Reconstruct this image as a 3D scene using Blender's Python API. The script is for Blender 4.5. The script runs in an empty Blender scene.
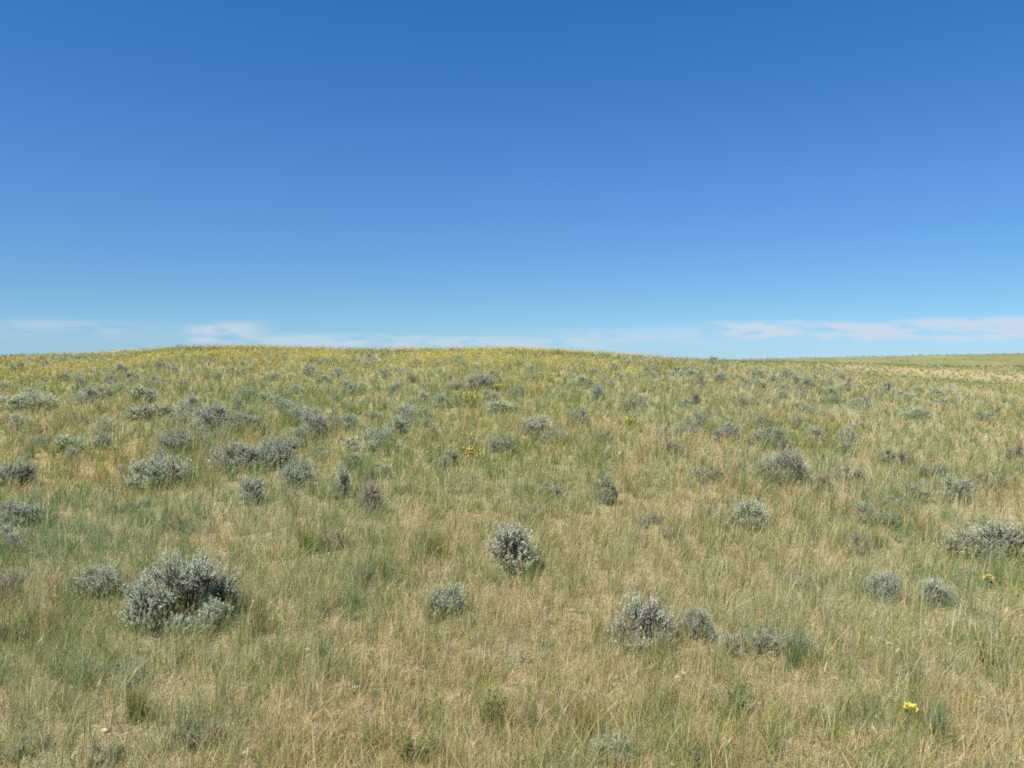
import bpy, math
import numpy as np
from mathutils import Vector

SEED = 7
scene = bpy.context.scene
LINK = scene.collection.objects.link
R = math.radians

# ------------------------------------------------------------------ camera numbers
EYE = 1.65
F = 804.0            # focal length in pixels of a 1024-wide frame
HORIZ = 358.0        # row of the true horizon
PITCH = math.atan((384.0 - HORIZ) / F)

# ------------------------------------------------------------------ value noise
_tab = np.random.default_rng(11).random((256, 256))
def vnoise(x, y):
    x = np.asarray(x, float); y = np.asarray(y, float)
    xi = np.floor(x).astype(int); yi = np.floor(y).astype(int)
    fx = x - xi; fy = y - yi
    fx = fx * fx * (3 - 2 * fx); fy = fy * fy * (3 - 2 * fy)
    a = _tab[xi & 255, yi & 255]; b = _tab[(xi + 1) & 255, yi & 255]
    c = _tab[xi & 255, (yi + 1) & 255]; d = _tab[(xi + 1) & 255, (yi + 1) & 255]
    return (a * (1 - fx) + b * fx) * (1 - fy) + (c * (1 - fx) + d * fx) * fy
def fbm(x, y, o=3):
    s = 0; t = 0; a = 1.0
    for k in range(o):
        s = s + a * vnoise(x * 2 ** k + 17.3 * k, y * 2 ** k + 5.1 * k); t += a; a *= .5
    return s / t
def sstep(a, b, x):
    t = np.clip((np.asarray(x, float) - a) / (b - a), 0, 1)
    return t * t * (3 - 2 * t)

# ------------------------------------------------------------------ terrain
UK = np.array([-700, -200, 0, 60, 110, 145, 180, 240, 320, 400, 460, 510, 560, 610, 650, 690, 740, 800, 900, 1024, 1250, 1700.])
E1 = np.array([363, 361, 358.6, 358, 356, 353.5, 350, 349.6, 351.3, 352.4, 351.8, 351.2, 353, 356, 359.0, 362, 367, 373, 383, 391, 398, 404.])
YC = np.array([56, 56, 54, 54, 54, 53, 52, 52, 52, 52, 52, 50, 50, 50, 50, 50, 49, 48, 46, 45, 44, 44.])
E2 = np.array([364, 363, 361, 361, 360, 359, 358, 357, 358, 360, 360, 360, 360, 361, 361.5, 361.5, 361, 362, 364.5, 367, 370, 372.])
E3 = np.array([358, 357, 356.5, 356, 356, 356, 358, 358, 359, 360, 360, 360, 360, 359, 358.6, 358.4, 359.4, 357.8, 356, 353.2, 350, 349.])
Y2, Y3 = 115.0, 320.0
DG = np.exp(np.linspace(math.log(0.3), math.log(7000), 700))
UG = np.linspace(-700, 1700, 321)

def _pchip(xk, yk, x):
    h = np.diff(xk); d = np.diff(yk) / h
    m = np.zeros_like(yk)
    for i in range(1, len(xk) - 1):
        if d[i - 1] * d[i] > 0:
            w1 = 2 * h[i] + h[i - 1]; w2 = h[i] + 2 * h[i - 1]
            m[i] = (w1 + w2) / (w1 / d[i - 1] + w2 / d[i])
    m[0] = d[0]; m[-1] = d[-1]
    i = np.clip(np.searchsorted(xk, x) - 1, 0, len(xk) - 2)
    t = np.clip((x - xk[i]) / h[i], 0, 1)
    return ((1 + 2 * t) * (1 - t) ** 2 * yk[i] + t * (1 - t) ** 2 * h[i] * m[i]
            + t * t * (3 - 2 * t) * yk[i + 1] + t * t * (t - 1) * h[i] * m[i + 1])

def _table():
    Z = np.zeros((len(UG), len(DG)))
    for k, u in enumerate(UG):
        e1 = (HORIZ - np.interp(u, UK, E1)) / F; yc = np.interp(u, UK, YC)
        e2 = (HORIZ - np.interp(u, UK, E2)) / F; e3 = (HORIZ - np.interp(u, UK, E3)) / F
        ca = 1 / math.sqrt(1 + ((u - 512) / F) ** 2)
        y = DG * ca
        zc = EYE + e1 * yc
        # near slope: flat under the camera, then an even, slightly convex rise to the crest
        yn = np.array([0, 2.5, 4.5, 7, 11, 16, 22, 30, 40, yc, yc + 9, yc + 22, 88, Y2, 150, 210, Y3, 480, 900, 2500, 7200.])
        t = np.clip((yn[:10] - 3.6), 0, None) / (yc - 3.6)
        g = t + .17 * t * (1 - t)
        drop = .045
        zn = np.concatenate([zc * g, [zc - .25 + e1 * 9, min(zc + e1 * 22 - 1.2, EYE + e2 * (yc + 22) - .8)],
                             [min(EYE + e2 * 88 - .55, zc - .9), EYE + e2 * Y2, EYE + min(e2, e3) * 150 - 1.2,
                              EYE + e3 * 210 - 1.7, EYE + e3 * Y3, EYE + e3 * 480 - 2.5, -6, -16, -40]])
        Z[k] = _pchip(yn, zn, y)
    # soften the table across bearings
    ker = np.array([1, 4, 6, 4, 1.]) / 16
    for _ in range(2):
        P = np.pad(Z, ((2, 2), (0, 0)), mode='edge')
        Z = sum(ker[i] * P[i:i + len(UG)] for i in range(5))
    return Z
ZT = _table()

def ground_z(x, y):
    x = np.asarray(x, float); y = np.asarray(y, float)
    d = np.maximum(np.hypot(x, y), .3)
    az = np.arctan2(x, y)
    lim = math.atan(1188 / F)
    u = 512 + F * np.tan(np.clip(az, -lim, lim)); u = np.clip(u, -690, 1690)
    fu = (u - UG[0]) / (UG[1] - UG[0]); iu = np.clip(fu.astype(int), 0, len(UG) - 2); fu = fu - iu
    fd = (np.log(np.minimum(d, 6990)) - math.log(.3)) / (math.log(7000) - math.log(.3)) * (len(DG) - 1)
    idd = np.clip(fd.astype(int), 0, len(DG) - 2); fd = fd - idd
    z = ((ZT[iu, idd] * (1 - fd) + ZT[iu, idd + 1] * fd) * (1 - fu)
         + (ZT[iu + 1, idd] * (1 - fd) + ZT[iu + 1, idd + 1] * fd) * fu)
    w = 1 - sstep(R(58), R(120), np.abs(az))
    z = z * w + np.where(d > 300, -(d - 300) * .004, 0) * (1 - w)
    bump = (fbm(x * .9, y * .9) - .5) * .10 + (fbm(x * 3.1 + 9, y * 3.1, 2) - .5) * .035
    und = (fbm(x * .05 + 3, y * .05 + 8) - .5) * .5 * sstep(20, 60, d)
    return z + bump * sstep(.5, 2, d) + und * .5

_dd = np.exp(np.linspace(math.log(2.2), math.log(420), 2600))
def spot(u, v):
    """The point of the ground that the photograph shows at column u, row v (first one met along the sight line)."""
    s = (u - 512) / F
    cy = _dd
    x = s * cy; y = cy.copy()
    z = ground_z(x, y)
    vv = HORIZ + F * (EYE - z) / y * 1.0
    hit = np.nonzero(vv <= v)[0]
    i = hit[0] if len(hit) else int(np.argmin(vv))
    return float(x[i]), float(y[i]), float(z[i])

# ------------------------------------------------------------------ mesh helpers
def mesh_np(name, V, polys, cols=None, mat=None, smooth=False):
    """polys: list of int arrays (n,k) of vertex indices."""
    me = bpy.data.meshes.new(name)
    V = np.ascontiguousarray(V, dtype=np.float32)
    me.vertices.add(len(V)); me.vertices.foreach_set('co', V.ravel())
    loops = np.concatenate([p.ravel() for p in polys]).astype(np.int32)
    sizes = np.concatenate([np.full(len(p), p.shape[1], np.int32) for p in polys])
    starts = np.concatenate([[0], np.cumsum(sizes)[:-1]]).astype(np.int32)
    me.loops.add(len(loops)); me.loops.foreach_set('vertex_index', loops)
    me.polygons.add(len(sizes)); me.polygons.foreach_set('loop_start', starts)
    me.polygons.foreach_set('loop_total', sizes)
    if smooth:
        me.polygons.foreach_set('use_smooth', np.ones(len(sizes), bool))
    me.update(calc_edges=True)
    if cols is not None:
        a = me.color_attributes.new('Col', 'FLOAT_COLOR', 'POINT')
        c = np.ones((len(V), 4), np.float32); c[:, :3] = cols
        a.data.foreach_set('color', c.ravel())
    if mat: me.materials.append(mat)
    return me

def obj(name, me, parent=None, label=None, cat=None, group=None, kind=None):
    o = bpy.data.objects.new(name, me); LINK(o)
    if parent is not None: o.parent = parent
    return tag(o, label, cat, group, kind)
def tag(o, label=None, cat=None, group=None, kind=None):
    for k, v in (('label', label), ('category', cat), ('group', group), ('kind', kind)):
        if v: o[k] = v
    return o

def merge(parts):
    """[(V, polys, cols)] -> one (V, polys, cols)"""
    Vs, Cs, P = [], [], {}
    off = 0
    for V, polys, c in parts:
        Vs.append(V); Cs.append(np.broadcast_to(c, (len(V), 3)))
        for p in polys: P.setdefault(p.shape[1], []).append(p + off)
        off += len(V)
    return np.concatenate(Vs), [np.concatenate(p) for p in P.values()], np.concatenate(Cs)

def blades(P, h, w, lean, col, rng, tipcol=None, mid=.55, bend=.35):
    n = len(P)
    a = rng.random(n) * math.pi
    sx = np.stack([np.cos(a), np.sin(a), np.zeros(n)], 1) * (w[:, None] * .5)
    L = np.concatenate([lean, np.zeros((n, 1))], 1)
    up = np.zeros((n, 3)); up[:, 2] = h
    m = P + L * bend + up * mid
    t = P + L + up
    V = np.empty((n, 5, 3))
    V[:, 0] = P - sx; V[:, 1] = P + sx; V[:, 2] = m + sx * .8; V[:, 3] = m - sx * .8; V[:, 4] = t
    i = np.arange(n)[:, None] * 5
    C = np.repeat(col[:, None, :], 5, 1)
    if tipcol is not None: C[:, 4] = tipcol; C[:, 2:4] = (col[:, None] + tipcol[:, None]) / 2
    return V.reshape(-1, 3), [i + np.array([[0, 1, 2, 3]]), i + np.array([[3, 2, 4]])], C.reshape(-1, 3)

def leaves(P, D, ln, wd, col, rng):
    """diamond leaves: base at P, along unit D."""
    n = len(P)
    r = rng.normal(size=(n, 3)) * .5 + np.array([-.25, -.35, 1.0]); s = np.cross(D, r); s /= np.linalg.norm(s, axis=1)[:, None] + 1e-9
    V = np.empty((n, 4, 3))
    V[:, 0] = P; V[:, 2] = P + D * ln[:, None]
    m = P + D * (ln * .6)[:, None]
    V[:, 1] = m + s * (wd * .5)[:, None]; V[:, 3] = m - s * (wd * .5)[:, None]
    i = np.arange(n)[:, None] * 4
    return V.reshape(-1, 3), [i + np.array([[0, 1, 2, 3]])], np.repeat(col, 4, 0)

def tubes(A, B, ra, rb, col, sides=3):
    n = len(A)
    d = B - A; d = d / (np.linalg.norm(d, axis=1)[:, None] + 1e-9)
    ref = np.where(np.abs(d[:, 2:3]) > .9, np.array([[1., 0, 0]]), np.array([[0, 0, 1.]]))
    p = np.cross(d, ref); p /= np.linalg.norm(p, axis=1)[:, None] + 1e-9
    q = np.cross(d, p)
    V = np.empty((n, 2 * sides, 3))
    for k in range(sides):
        a = 2 * math.pi * k / sides
        o = p * math.cos(a) + q * math.sin(a)
        V[:, k] = A + o * ra[:, None]; V[:, sides + k] = B + o * rb[:, None]
    i = np.arange(n)[:, None] * 2 * sides
    F4 = [i + np.array([[k, (k + 1) % sides, sides + (k + 1) % sides, sides + k]]) for k in range(sides)]
    return V.reshape(-1, 3), [np.concatenate(F4)], np.repeat(col, 2 * sides, 0)

# ------------------------------------------------------------------ materials
def veg_mat(name, transl=.3, vary=0.0, rough=1.0, tint=(1, 1, 1), gain=1.0):
    m = bpy.data.materials.new(name); m.use_nodes = True
    nt = m.node_tree; nt.nodes.clear(); N = nt.nodes.new; K = nt.links.new
    out = N('ShaderNodeOutputMaterial')
    at = N('ShaderNodeAttribute'); at.attribute_name = 'Col'
    col = at.outputs['Color']
    mul = N('ShaderNodeMix'); mul.data_type = 'RGBA'; mul.blend_type = 'MULTIPLY'; mul.inputs[0].default_value = 1
    K(col, mul.inputs[6]); mul.inputs[7].default_value = (tint[0] * gain, tint[1] * gain, tint[2] * gain, 1); col = mul.outputs[2]
    if vary:
        oi = N('ShaderNodeObjectInfo')
        mr = N('ShaderNodeMapRange'); mr.inputs[3].default_value = 1 - vary; mr.inputs[4].default_value = 1 + vary
        K(oi.outputs['Random'], mr.inputs[0])
        hs = N('ShaderNodeHueSaturation'); K(mr.outputs[0], hs.inputs['Value']); K(col, hs.inputs['Color'])
        ms = N('ShaderNodeMath'); ms.operation = 'MULTIPLY_ADD'; K(oi.outputs['Random'], ms.inputs[0])
        ms.inputs[1].default_value = 7.31; ms.inputs[2].default_value = .2
        fr = N('ShaderNodeMath'); fr.operation = 'FRACT'; K(ms.outputs[0], fr.inputs[0])
        m2 = N('ShaderNodeMapRange'); m2.inputs[3].default_value = .7; m2.inputs[4].default_value = 1.35
        K(fr.outputs[0], m2.inputs[0]); K(m2.outputs[0], hs.inputs['Saturation'])
        col = hs.outputs['Color']
    df = N('ShaderNodeBsdfDiffuse'); K(col, df.inputs['Color'])
    sh = df.outputs[0]
    if transl:
        tr = N('ShaderNodeBsdfTranslucent'); K(col, tr.inputs['Color'])
        mx = N('ShaderNodeMixShader'); mx.inputs[0].default_value = transl
        K(df.outputs[0], mx.inputs[1]); K(tr.outputs[0], mx.inputs[2]); sh = mx.outputs[0]
    K(sh, out.inputs[0])
    return m
M_SAGE = veg_mat('sage_foliage', .42, .12)
M_WOOD = veg_mat('sage_bark', 0, .15)
M_GRASS = veg_mat('grass_blade', .48)
M_FLOWER = veg_mat('flower_petal', .3)
M_STONE = veg_mat('pale_stone', 0)
M_PLANT = veg_mat('forb_leaf', .25, .08)

def ground_mat():
    m = bpy.data.materials.new('thatch_soil'); m.use_nodes = True
    nt = m.node_tree; N = nt.nodes.new; K = nt.links.new
    b = nt.nodes['Principled BSDF']; b.inputs['Roughness'].default_value = 1; b.inputs['Specular IOR Level'].default_value = .1
    at = N('ShaderNodeAttribute'); at.attribute_name = 'Col'
    ge = N('ShaderNodeNewGeometry')
    n1 = N('ShaderNodeTexNoise'); n1.inputs['Scale'].default_value = 28; n1.inputs['Detail'].default_value = 8; n1.inputs['Roughness'].default_value = .75
    K(ge.outputs['Position'], n1.inputs['Vector'])
    cr = N('ShaderNodeValToRGB'); cr.color_ramp.elements[0].position = .32; cr.color_ramp.elements[0].color = (.42, .40, .38, 1)
    cr.color_ramp.elements[1].position = .68; cr.color_ramp.elements[1].color = (1.5, 1.45, 1.38, 1)
    K(n1.outputs['Fac'], cr.inputs[0])
    mx = N('ShaderNodeMix'); mx.data_type = 'RGBA'; mx.blend_type = 'MULTIPLY'; mx.inputs[0].default_value = .85
    K(at.outputs['Color'], mx.inputs[6]); K(cr.outputs[0], mx.inputs[7])
    K(mx.outputs[2], b.inputs['Base Color'])
    n2 = N('ShaderNodeTexNoise'); n2.inputs['Scale'].default_value = 90; n2.inputs['Detail'].default_value = 5
    K(ge.outputs['Position'], n2.inputs['Vector'])
    bp = N('ShaderNodeBump'); bp.inputs['Strength'].default_value = .8; bp.inputs['Distance'].default_value = .02
    K(n2.outputs['Fac'], bp.inputs['Height']); K(bp.outputs[0], b.inputs['Normal'])
    return m

# ------------------------------------------------------------------ meadow tone: which grass grows where
_hill = [spot(u, v)[:2] for u, v in ((440, 445), (330, 450), (560, 470))]
_ochre = [spot(u, v)[:2] for u, v in ((680, 455), (920, 425), (740, 395), (880, 500))]
_rust = [spot(u, v)[:2] for u, v in ((90, 425), (30, 600), (330, 730), (610, 455))]
def _blobs(pts, x, y, rad):
    s = 0
    for (px, py), r in zip(pts, rad):
        s = s + np.exp(-(((x - px) / r) ** 2 + ((y - py) / (r * 1.5)) ** 2))
    return s
BUSH_SPOTS = []   # (x, y, radius) filled by the shrubs
_ras = {}
def near_bush(x, y):
    """0..1, how close a place is to the nearest shrubs (the sward is lusher and bluer there)"""
    n = len(BUSH_SPOTS)
    if n == 0: return np.zeros(np.shape(x))
    if _ras.get('n') != n:
        m = np.zeros((1000, 720))
        gx = (np.arange(1000) - 500) * .1; gy = np.arange(720) * .1
        for bx, by, br in BUSH_SPOTS:
            r = br * 1.25 + .08
            i0, i1 = int((bx - 3 * r) * 10 + 500), int((bx + 3 * r) * 10 + 502)
            j0, j1 = int((by - 3 * r) * 10), int((by + 3 * r) * 10 + 2)
            i0, j0 = max(i0, 0), max(j0, 0); i1, j1 = min(i1, 1000), min(j1, 720)
            if i1 <= i0 or j1 <= j0: continue
            e = np.exp(-(((gx[i0:i1, None] - bx) ** 2 + (gy[None, j0:j1] - by) ** 2) / (r * r)))
            m[i0:i1, j0:j1] = np.maximum(m[i0:i1, j0:j1], e)
        _ras['n'] = n; _ras['m'] = m
    i = (np.asarray(x) * 10 + 500.5).astype(int); j = (np.asarray(y) * 10 + .5).astype(int)
    ok = (i >= 0) & (i < 1000) & (j >= 0) & (j < 720)
    return np.where(ok, _ras['m'][i.clip(0, 999), j.clip(0, 719)], 0)
def tone(x, y):
    """weights of green, blue-green, olive-yellow, straw, rust grass at a place (n,5)"""
    d = np.hypot(x, y)
    n1 = fbm(x * .22 + 40, y * .16 + 3, 3); n2 = fbm(x * .8 + 7, y * .6 + 31, 3); n3 = fbm(x * .5 + 70, y * .3 + 11, 3); n4 = fbm(x * 2.2 + 3, y * 2.0, 2)
    s = x / np.maximum(np.hypot(x, y), .1)
    n5 = fbm(x * 5 + 13, y * 5 + 29, 2)
    g = .48 + 1.9 * (n2 - .5) + 1.8 * (n4 - .5) + .55 * _blobs(_hill, x, y, (2.2, 2.0, 1.6))
    bg = .42 + 2.2 * (n3 - .5) + 1.8 * (n5 - .5)
    ol = .42 + 1.5 * (n1 - .5) + .55 * sstep(14, 34, d) * (s < .25) + .2 * sstep(8, 14, d)
    st = .46 + 1.6 * (n1 - .5) - .9 * (n2 - .5) - 1.2 * (n5 - .5) + .5 * _blobs(_ochre, x, y, (1.6, 3, 3, 1.2)) + .14 * sstep(.1, .5, s) * sstep(7, 14, d) + .10 * (1 - sstep(4, 8, d))
    ru = .10 + 1.3 * (n3 - .5) * -1 + .4 * _blobs(_rust, x, y, (1.4, .6, .5, 1.)) + .22 * _blobs(_ochre, x, y, (1.6, 3, 3, 1.2))
    u = 512 + F * x / np.maximum(y, .5)
    lip = (np.exp(-((d - 41.5) / 3.2) ** 2) * sstep(735, 820, u) + np.exp(-((d - 111) / 5) ** 2) * sstep(780, 880, u)) * (y > 1)
    past = sstep(740, 800, u) * sstep(46, 52, d) * (y > 1)
    st = st + 3.2 * lip - .12 * past; ru = ru + .25 * lip; g = g - .5 * lip + .1 * past; ol = ol + .2 * past
    nb = near_bush(x, y); bg = bg + .9 * nb; g = g + .35 * nb; st = st - .25 * nb - .16 * sstep(6, 12, d) * (1 - sstep(.05, .3, s))
    W = np.clip(np.stack([g, bg, ol, st, ru], 1), .03, None)
    return W / W.sum(1)[:, None]
PAL = np.array([[.155, .225, .065], [.215, .280, .145], [.305, .295, .085], [.53, .45, .27], [.47, .31, .15]])

def far_col(x, y):
    W = tone(x, y); c = W @ PAL
    d = np.hypot(x, y)
    # the open benches to the right, pale dry bands along their lips
    u = 512 + F * x / np.maximum(y, 1)
    band = np.exp(-((d - 45) / 2.0) ** 2) * sstep(700, 800, u) * (y > 1) + np.exp(-((d - 112) / 5) ** 2) * sstep(780, 880, u) * (y > 1)
    band = np.clip(band, 0, 1)[:, None]
    return c, band

# ------------------------------------------------------------------ ground
def build_ground():
    az = np.concatenate([np.arange(-62, 62.01, .45), np.arange(64, 298, 3.0)]); az = np.radians(az)
    nd = 560
    d = np.exp(np.linspace(math.log(.3), math.log(6500), nd))
    A, D = np.meshgrid(az, d)
    x = D * np.sin(A); y = D * np.cos(A)
    z = ground_z(x.ravel(), y.ravel())
    V = np.stack([x.ravel(), y.ravel(), z], 1)
    na = len(az)
    i = np.arange(nd - 1)[:, None] * na; j = np.arange(na)[None]
    jn = (j + 1) % na
    q = np.stack([i + j, i + na + j, i + na + jn, i + jn], -1).reshape(-1, 4)[:, ::-1]
    c0 = len(V)
    V = np.concatenate([V, [[0, 0, float(ground_z(np.array([0.]), np.array([.01]))[0])]]])
    tri = np.stack([np.full(na, c0), np.arange(na), (np.arange(na) + 1) % na], 1)[:, ::-1]
    c, band = far_col(V[:, 0], V[:, 1])
    dd = np.hypot(V[:, 0], V[:, 1])
    soil = (np.array([.262, .212, .143]) + sstep(5, 12, dd)[:, None] * np.array([.0, .028, -.025])) * (.8 + .4 * fbm(V[:, 0] * 2, V[:, 1] * 2, 2))[:, None]
    far = c * np.array([.56, .58, .56]) * (.72 + .5 * fbm(V[:, 0] * .12, V[:, 1] * .05, 3))[:, None]
    k = sstep(20, 95, dd)[:, None]
    C = soil * (1 - k) + far * k
    C = C * (1 - .40 * band) + np.array([.40, .33, .18]) * .40 * band
    me = mesh_np('ground', V, [q, tri], C, ground_mat(), smooth=True)
    obj('ground', me, label='rolling prairie ground of pale soil and dry thatch', cat='ground', kind='structure')
build_ground()

# ------------------------------------------------------------------ sampling on the ground
def scatter(rng, dens, d0, d1, az=R(46), step=1.12):
    """points at dens(d) per square metre between two ranges"""
    xs, ys = [], []
    a = d0
    while a < d1:
        b = min(a * step, d1)
        az = R(float(np.interp((a + b) / 2, [1.5, 4, 8, 14, 30], [180, 120, 85, 62, 46])))
        area = (b * b - a * a) * az
        n = rng.poisson(dens((a + b) / 2) * area)
        r = np.sqrt(rng.random(n) * (b * b - a * a) + a * a); t = (rng.random(n) * 2 - 1) * az
        xs.append(r * np.sin(t)); ys.append(r * np.cos(t)); a = b
    return np.concatenate(xs), np.concatenate(ys)

def clear_of_bushes(x, y, k=.55):
    keep = np.ones(len(x), bool)
    for bx, by, br in BUSH_SPOTS:
        if br < .1: continue
        keep &= ((x - bx) ** 2 + (y - by) ** 2) > (br * k) ** 2
    return keep


# ------------------------------------------------------------------ sagebrush
SAGE = np.array([.56, .625, .475])
def _unit(v): return v / (np.linalg.norm(v, axis=-1, keepdims=True) + 1e-9)

def sage_mesh(seed, W, H, lobes, ntwig, nleaf, ll, lw, wood=True, dead=0.0, base_col=SAGE, upright=.35, spikes=.16):
    """foliage and stem meshes of one shrub: lobes (x, y, z, r) in metres on stems that spread from one root."""
    rng = np.random.default_rng(seed)
    LP, LD, LL, LW, LC = [], [], [], [], []
    TA, TB, ra, rb, tc = [], [], [], [], []
    for (cx, cy, cz, r) in lobes:
        c = np.array([cx, cy, cz])
        base = np.array([cx * .12 + rng.normal() * .012, cy * .12 + rng.normal() * .012, -.03])
        mid = base * .5 + c * .5 + np.array([cx * .18, cy * .18, -.10 * cz])
        bark = np.array([.11, .088, .07]) * rng.uniform(.75, 1.25)
        for p, q, a, b in ((base, mid, .012, .009), (mid, c, .009, .005)):
            TA.append(p[None]); TB.append(q[None]); ra.append([a]); rb.append([b]); tc.append(bark[None])
        n = max(4, int(ntwig * .72 * rng.uniform(.6, 1.35)))
        v = rng.normal(size=(n, 3)); v[:, 2] = np.abs(v[:, 2]) * 1.15 - .45
        v = _unit(v)
        R_ = r * rng.uniform(.55, 1.30, n)
        sp = rng.random(n) < spikes
        R_[sp] *= rng.uniform(1.15, 1.4, sp.sum())
        A = c + v * (r * .22); A[:, 2] -= r * .25
        T = c + v * R_[:, None]; T[:, 2] += upright * r * rng.uniform(.1, 1, n)
        T[:, 2] = np.maximum(T[:, 2], .03)
        M = (A + T) / 2 + v * (r * .12) - np.array([0, 0, .08 * r])
        for p, q, a, b in ((A, M, .0034, .0024), (M, T, .0024, .001)):
            TA.append(p); TB.append(q); ra.append(np.full(n, a)); rb.append(np.full(n, b))
            tc.append(np.clip(np.array([.155, .13, .105]) * (1.0 if dead < .3 else 1.7) * rng.uniform(.7, 1.4, (n, 1)), 0, 1))
        alive = rng.random(n) >= dead
        k = nleaf
        tt = rng.uniform(.34, 1.03, (n, k)) ** .7
        P = np.where(tt[..., None] < .5, A[:, None] + (M - A)[:, None] * (tt * 2)[..., None],
                     M[:, None] + (T - M)[:, None] * (tt * 2 - 1)[..., None])
        D = _unit(_unit(T - A)[:, None] * .75 + rng.normal(size=(n, k, 3)) * .48 + np.array([0, 0, .28]))
        P = P[alive].reshape(-1, 3); D = D[alive].reshape(-1, 3); m = len(P)
        if m == 0: continue
        tw = np.repeat(rng.uniform(.80, 1.2, (alive.sum(), 1)), k, 0)
        hue = np.repeat(rng.normal(0, 1, (alive.sum(), 1)), k, 0)
        col = base_col * tw * rng.uniform(.85, 1.15, (m, 1)) * (1 + hue * np.array([.05, .01, -.07]))
        pick = rng.random(m)
        col[pick < .05] = np.array([.27, .26, .13]); col[(pick > .05) & (pick < .09)] = np.array([.23, .17, .11])
        LP.append(P); LD.append(D); LC.append(col)
        LL.append(ll * rng.uniform(.6, 1.25, m)); LW.append(lw * rng.uniform(.7, 1.25, m))
    V, P_, C = leaves(np.concatenate(LP), np.concatenate(LD), np.concatenate(LL), np.concatenate(LW), np.clip(np.concatenate(LC), .02, .8), rng)
    f = mesh_np('sage_leaves', V, P_, C, M_SAGE)
    if not wood: return f, None
    V, P_, C = tubes(np.concatenate(TA), np.concatenate(TB), np.concatenate(ra), np.concatenate(rb), np.concatenate(tc), 3)
    return f, mesh_np('sage_wood', V, P_, C, M_WOOD)

def random_lobes(rng, W, H, n, spread=.62):
    out = []
    for k in range(n):
        a = rng.random() * 2 * math.pi; q = rng.random() ** .4 * spread
        r = W * .5 * rng.uniform(.26, .44)
        top = H * (1 - .55 * q * q) * rng.uniform(.6, 1.05)
        out.append((math.cos(a) * q * W * .5, math.sin(a) * q * W * .5, max(top - r * 1.05, .12 * H), r))
    for cx, cy, cz, r in list(out):            # a skirt of lower growth down to the ground
        if cz > .16 * H and rng.random() < .8:
            out.append((cx * 1.2 + rng.normal() * .03, cy * 1.2 + rng.normal() * .03, max(cz * rng.uniform(.25, .5), .03), r * rng.uniform(.7, .95)))
    return out

# prototypes are unit-sized shrubs (W = .6 m, H = .40 m)
PW, PH = .60, .40
_r = np.random.default_rng(21)
PROTO = {
    'near': [sage_mesh(100 + i, PW, PH, random_lobes(_r, PW, PH, 9), 70, 24, .015, .0044) for i in range(4)],
    'mid': [sage_mesh(200 + i, PW, PH, random_lobes(_r, PW, PH, 6 + i % 4, .62 + .06 * (i % 4)), 40, 18, .022, .0066, base_col=SAGE * (.82 + .06 * (i % 3))) for i in range(7)],
    'far': [sage_mesh(300 + i, PW, PH, random_lobes(_r, PW, PH, 6), 24, 13, .034, .0115, base_col=SAGE * .74) for i in range(6)],
    'brown': [sage_mesh(400 + i, PW, PH, random_lobes(_r, PW, PH, 7), 44, 13, .020, .006, dead=.40, base_col=np.array([.38, .35, .23]), spikes=.25) for i in range(4)],
    'dead': [sage_mesh(500 + i, PW, PH, random_lobes(_r, PW, PH, 8), 50, 8, .018, .005, dead=.66, base_col=np.array([.40, .39, .33]), spikes=.4) for i in range(3)],
    'pale': [sage_mesh(600 + i, PW, PH, random_lobes(_r, PW, PH, 9, .8), 48, 15, .020, .005, base_col=np.array([.38, .46, .33]), upright=.5) for i in range(4)],
}
# shrubs near enough to have a shape of their own
HERO = {
    'A': (sage_mesh(1, .66, .45, [(-.20, -.02, .19, .135), (-.14, .12, .26, .13), (-.04, .02, .31, .125), (.09, .10, .31, .13), (.20, .06, .29, .115),
                                  (.27, .10, .20, .10), (-.10, -.13, .15, .115), (-.24, .08, .13, .10), (.02, .16, .24, .13), (.15, .0, .325, .085),
                                  (.26, -.06, .10, .07), (-.19, -.12, .07, .09), (.05, -.19, .05, .06), (-.10, -.06, .16, .12), (-.27, .0, .06, .10), (.24, .12, .12, .12), (.0, .22, .12, .14), (-.16, .16, .12, .14), (.29, -.02, .06, .08), (-.06, -.17, .08, .09), (.14, -.17, .035, .06), (.24, -.13, .04, .07)], 84, 27, .0145, .0044), .66, .45),
    'B': (sage_mesh(2, .50, .42, [(-.13, .02, .17, .12), (-.02, .09, .27, .12), (.09, .04, .18, .11), (-.08, .14, .22, .11), (.03, .02, .26, .08), (.14, .12, .15, .10),
                                  (.10, -.08, .09, .08), (-.18, .08, .10, .09), (-.16, .0, .06, .10), (.15, .05, .06, .10), (.0, .14, .1, .12), (-.05, -.1, .06, .07), (.05,.1,.14,.1)], 72, 20, .015, .0044, dead=.25, spikes=.22, base_col=SAGE * .95), .50, .42),
    'C': (sage_mesh(3, .66, .28, [(-.25, .0, .12, .11), (-.13, .05, .14, .11), (-.01, .03, .15, .115), (.11, .06, .14, .11), (.22, .02, .11, .11), (.29, .08, .07, .08),
                                  (-.20, .12, .12, .10), (.05, .14, .13, .11)], 72, 20, .017, .0042, dead=.16, upright=.6, base_col=np.array([.43, .48, .36])), .66, .28),
    'D': (sage_mesh(4, .62, .36, [(-.24, .0, .14, .10), (-.13, .06, .19, .12), (.0, .0, .20, .13), (.12, .05, .23, .13), (.23, .0, .19, .13), (.08, .14, .22, .12), (-.06, -.08, .12, .10), (.26, .14, .2, .12)],
                    72, 20, .016, .0046, dead=.14, base_col=SAGE * .72), .62, .36),
    'E': (sage_mesh(5, .40, .36, [(-.10, .0, .14, .10), (.0, .06, .24, .11), (-.06, .0, .22, .10), (.02, .10, .10, .12), (.05, .04, .22, .09), (.09, .02, .14, .09), (.05, -.05, .08, .07), (-.08, .10, .18, .10)],
                    72, 20, .016, .0046, dead=.18, spikes=.2), .40, .36),
}
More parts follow.
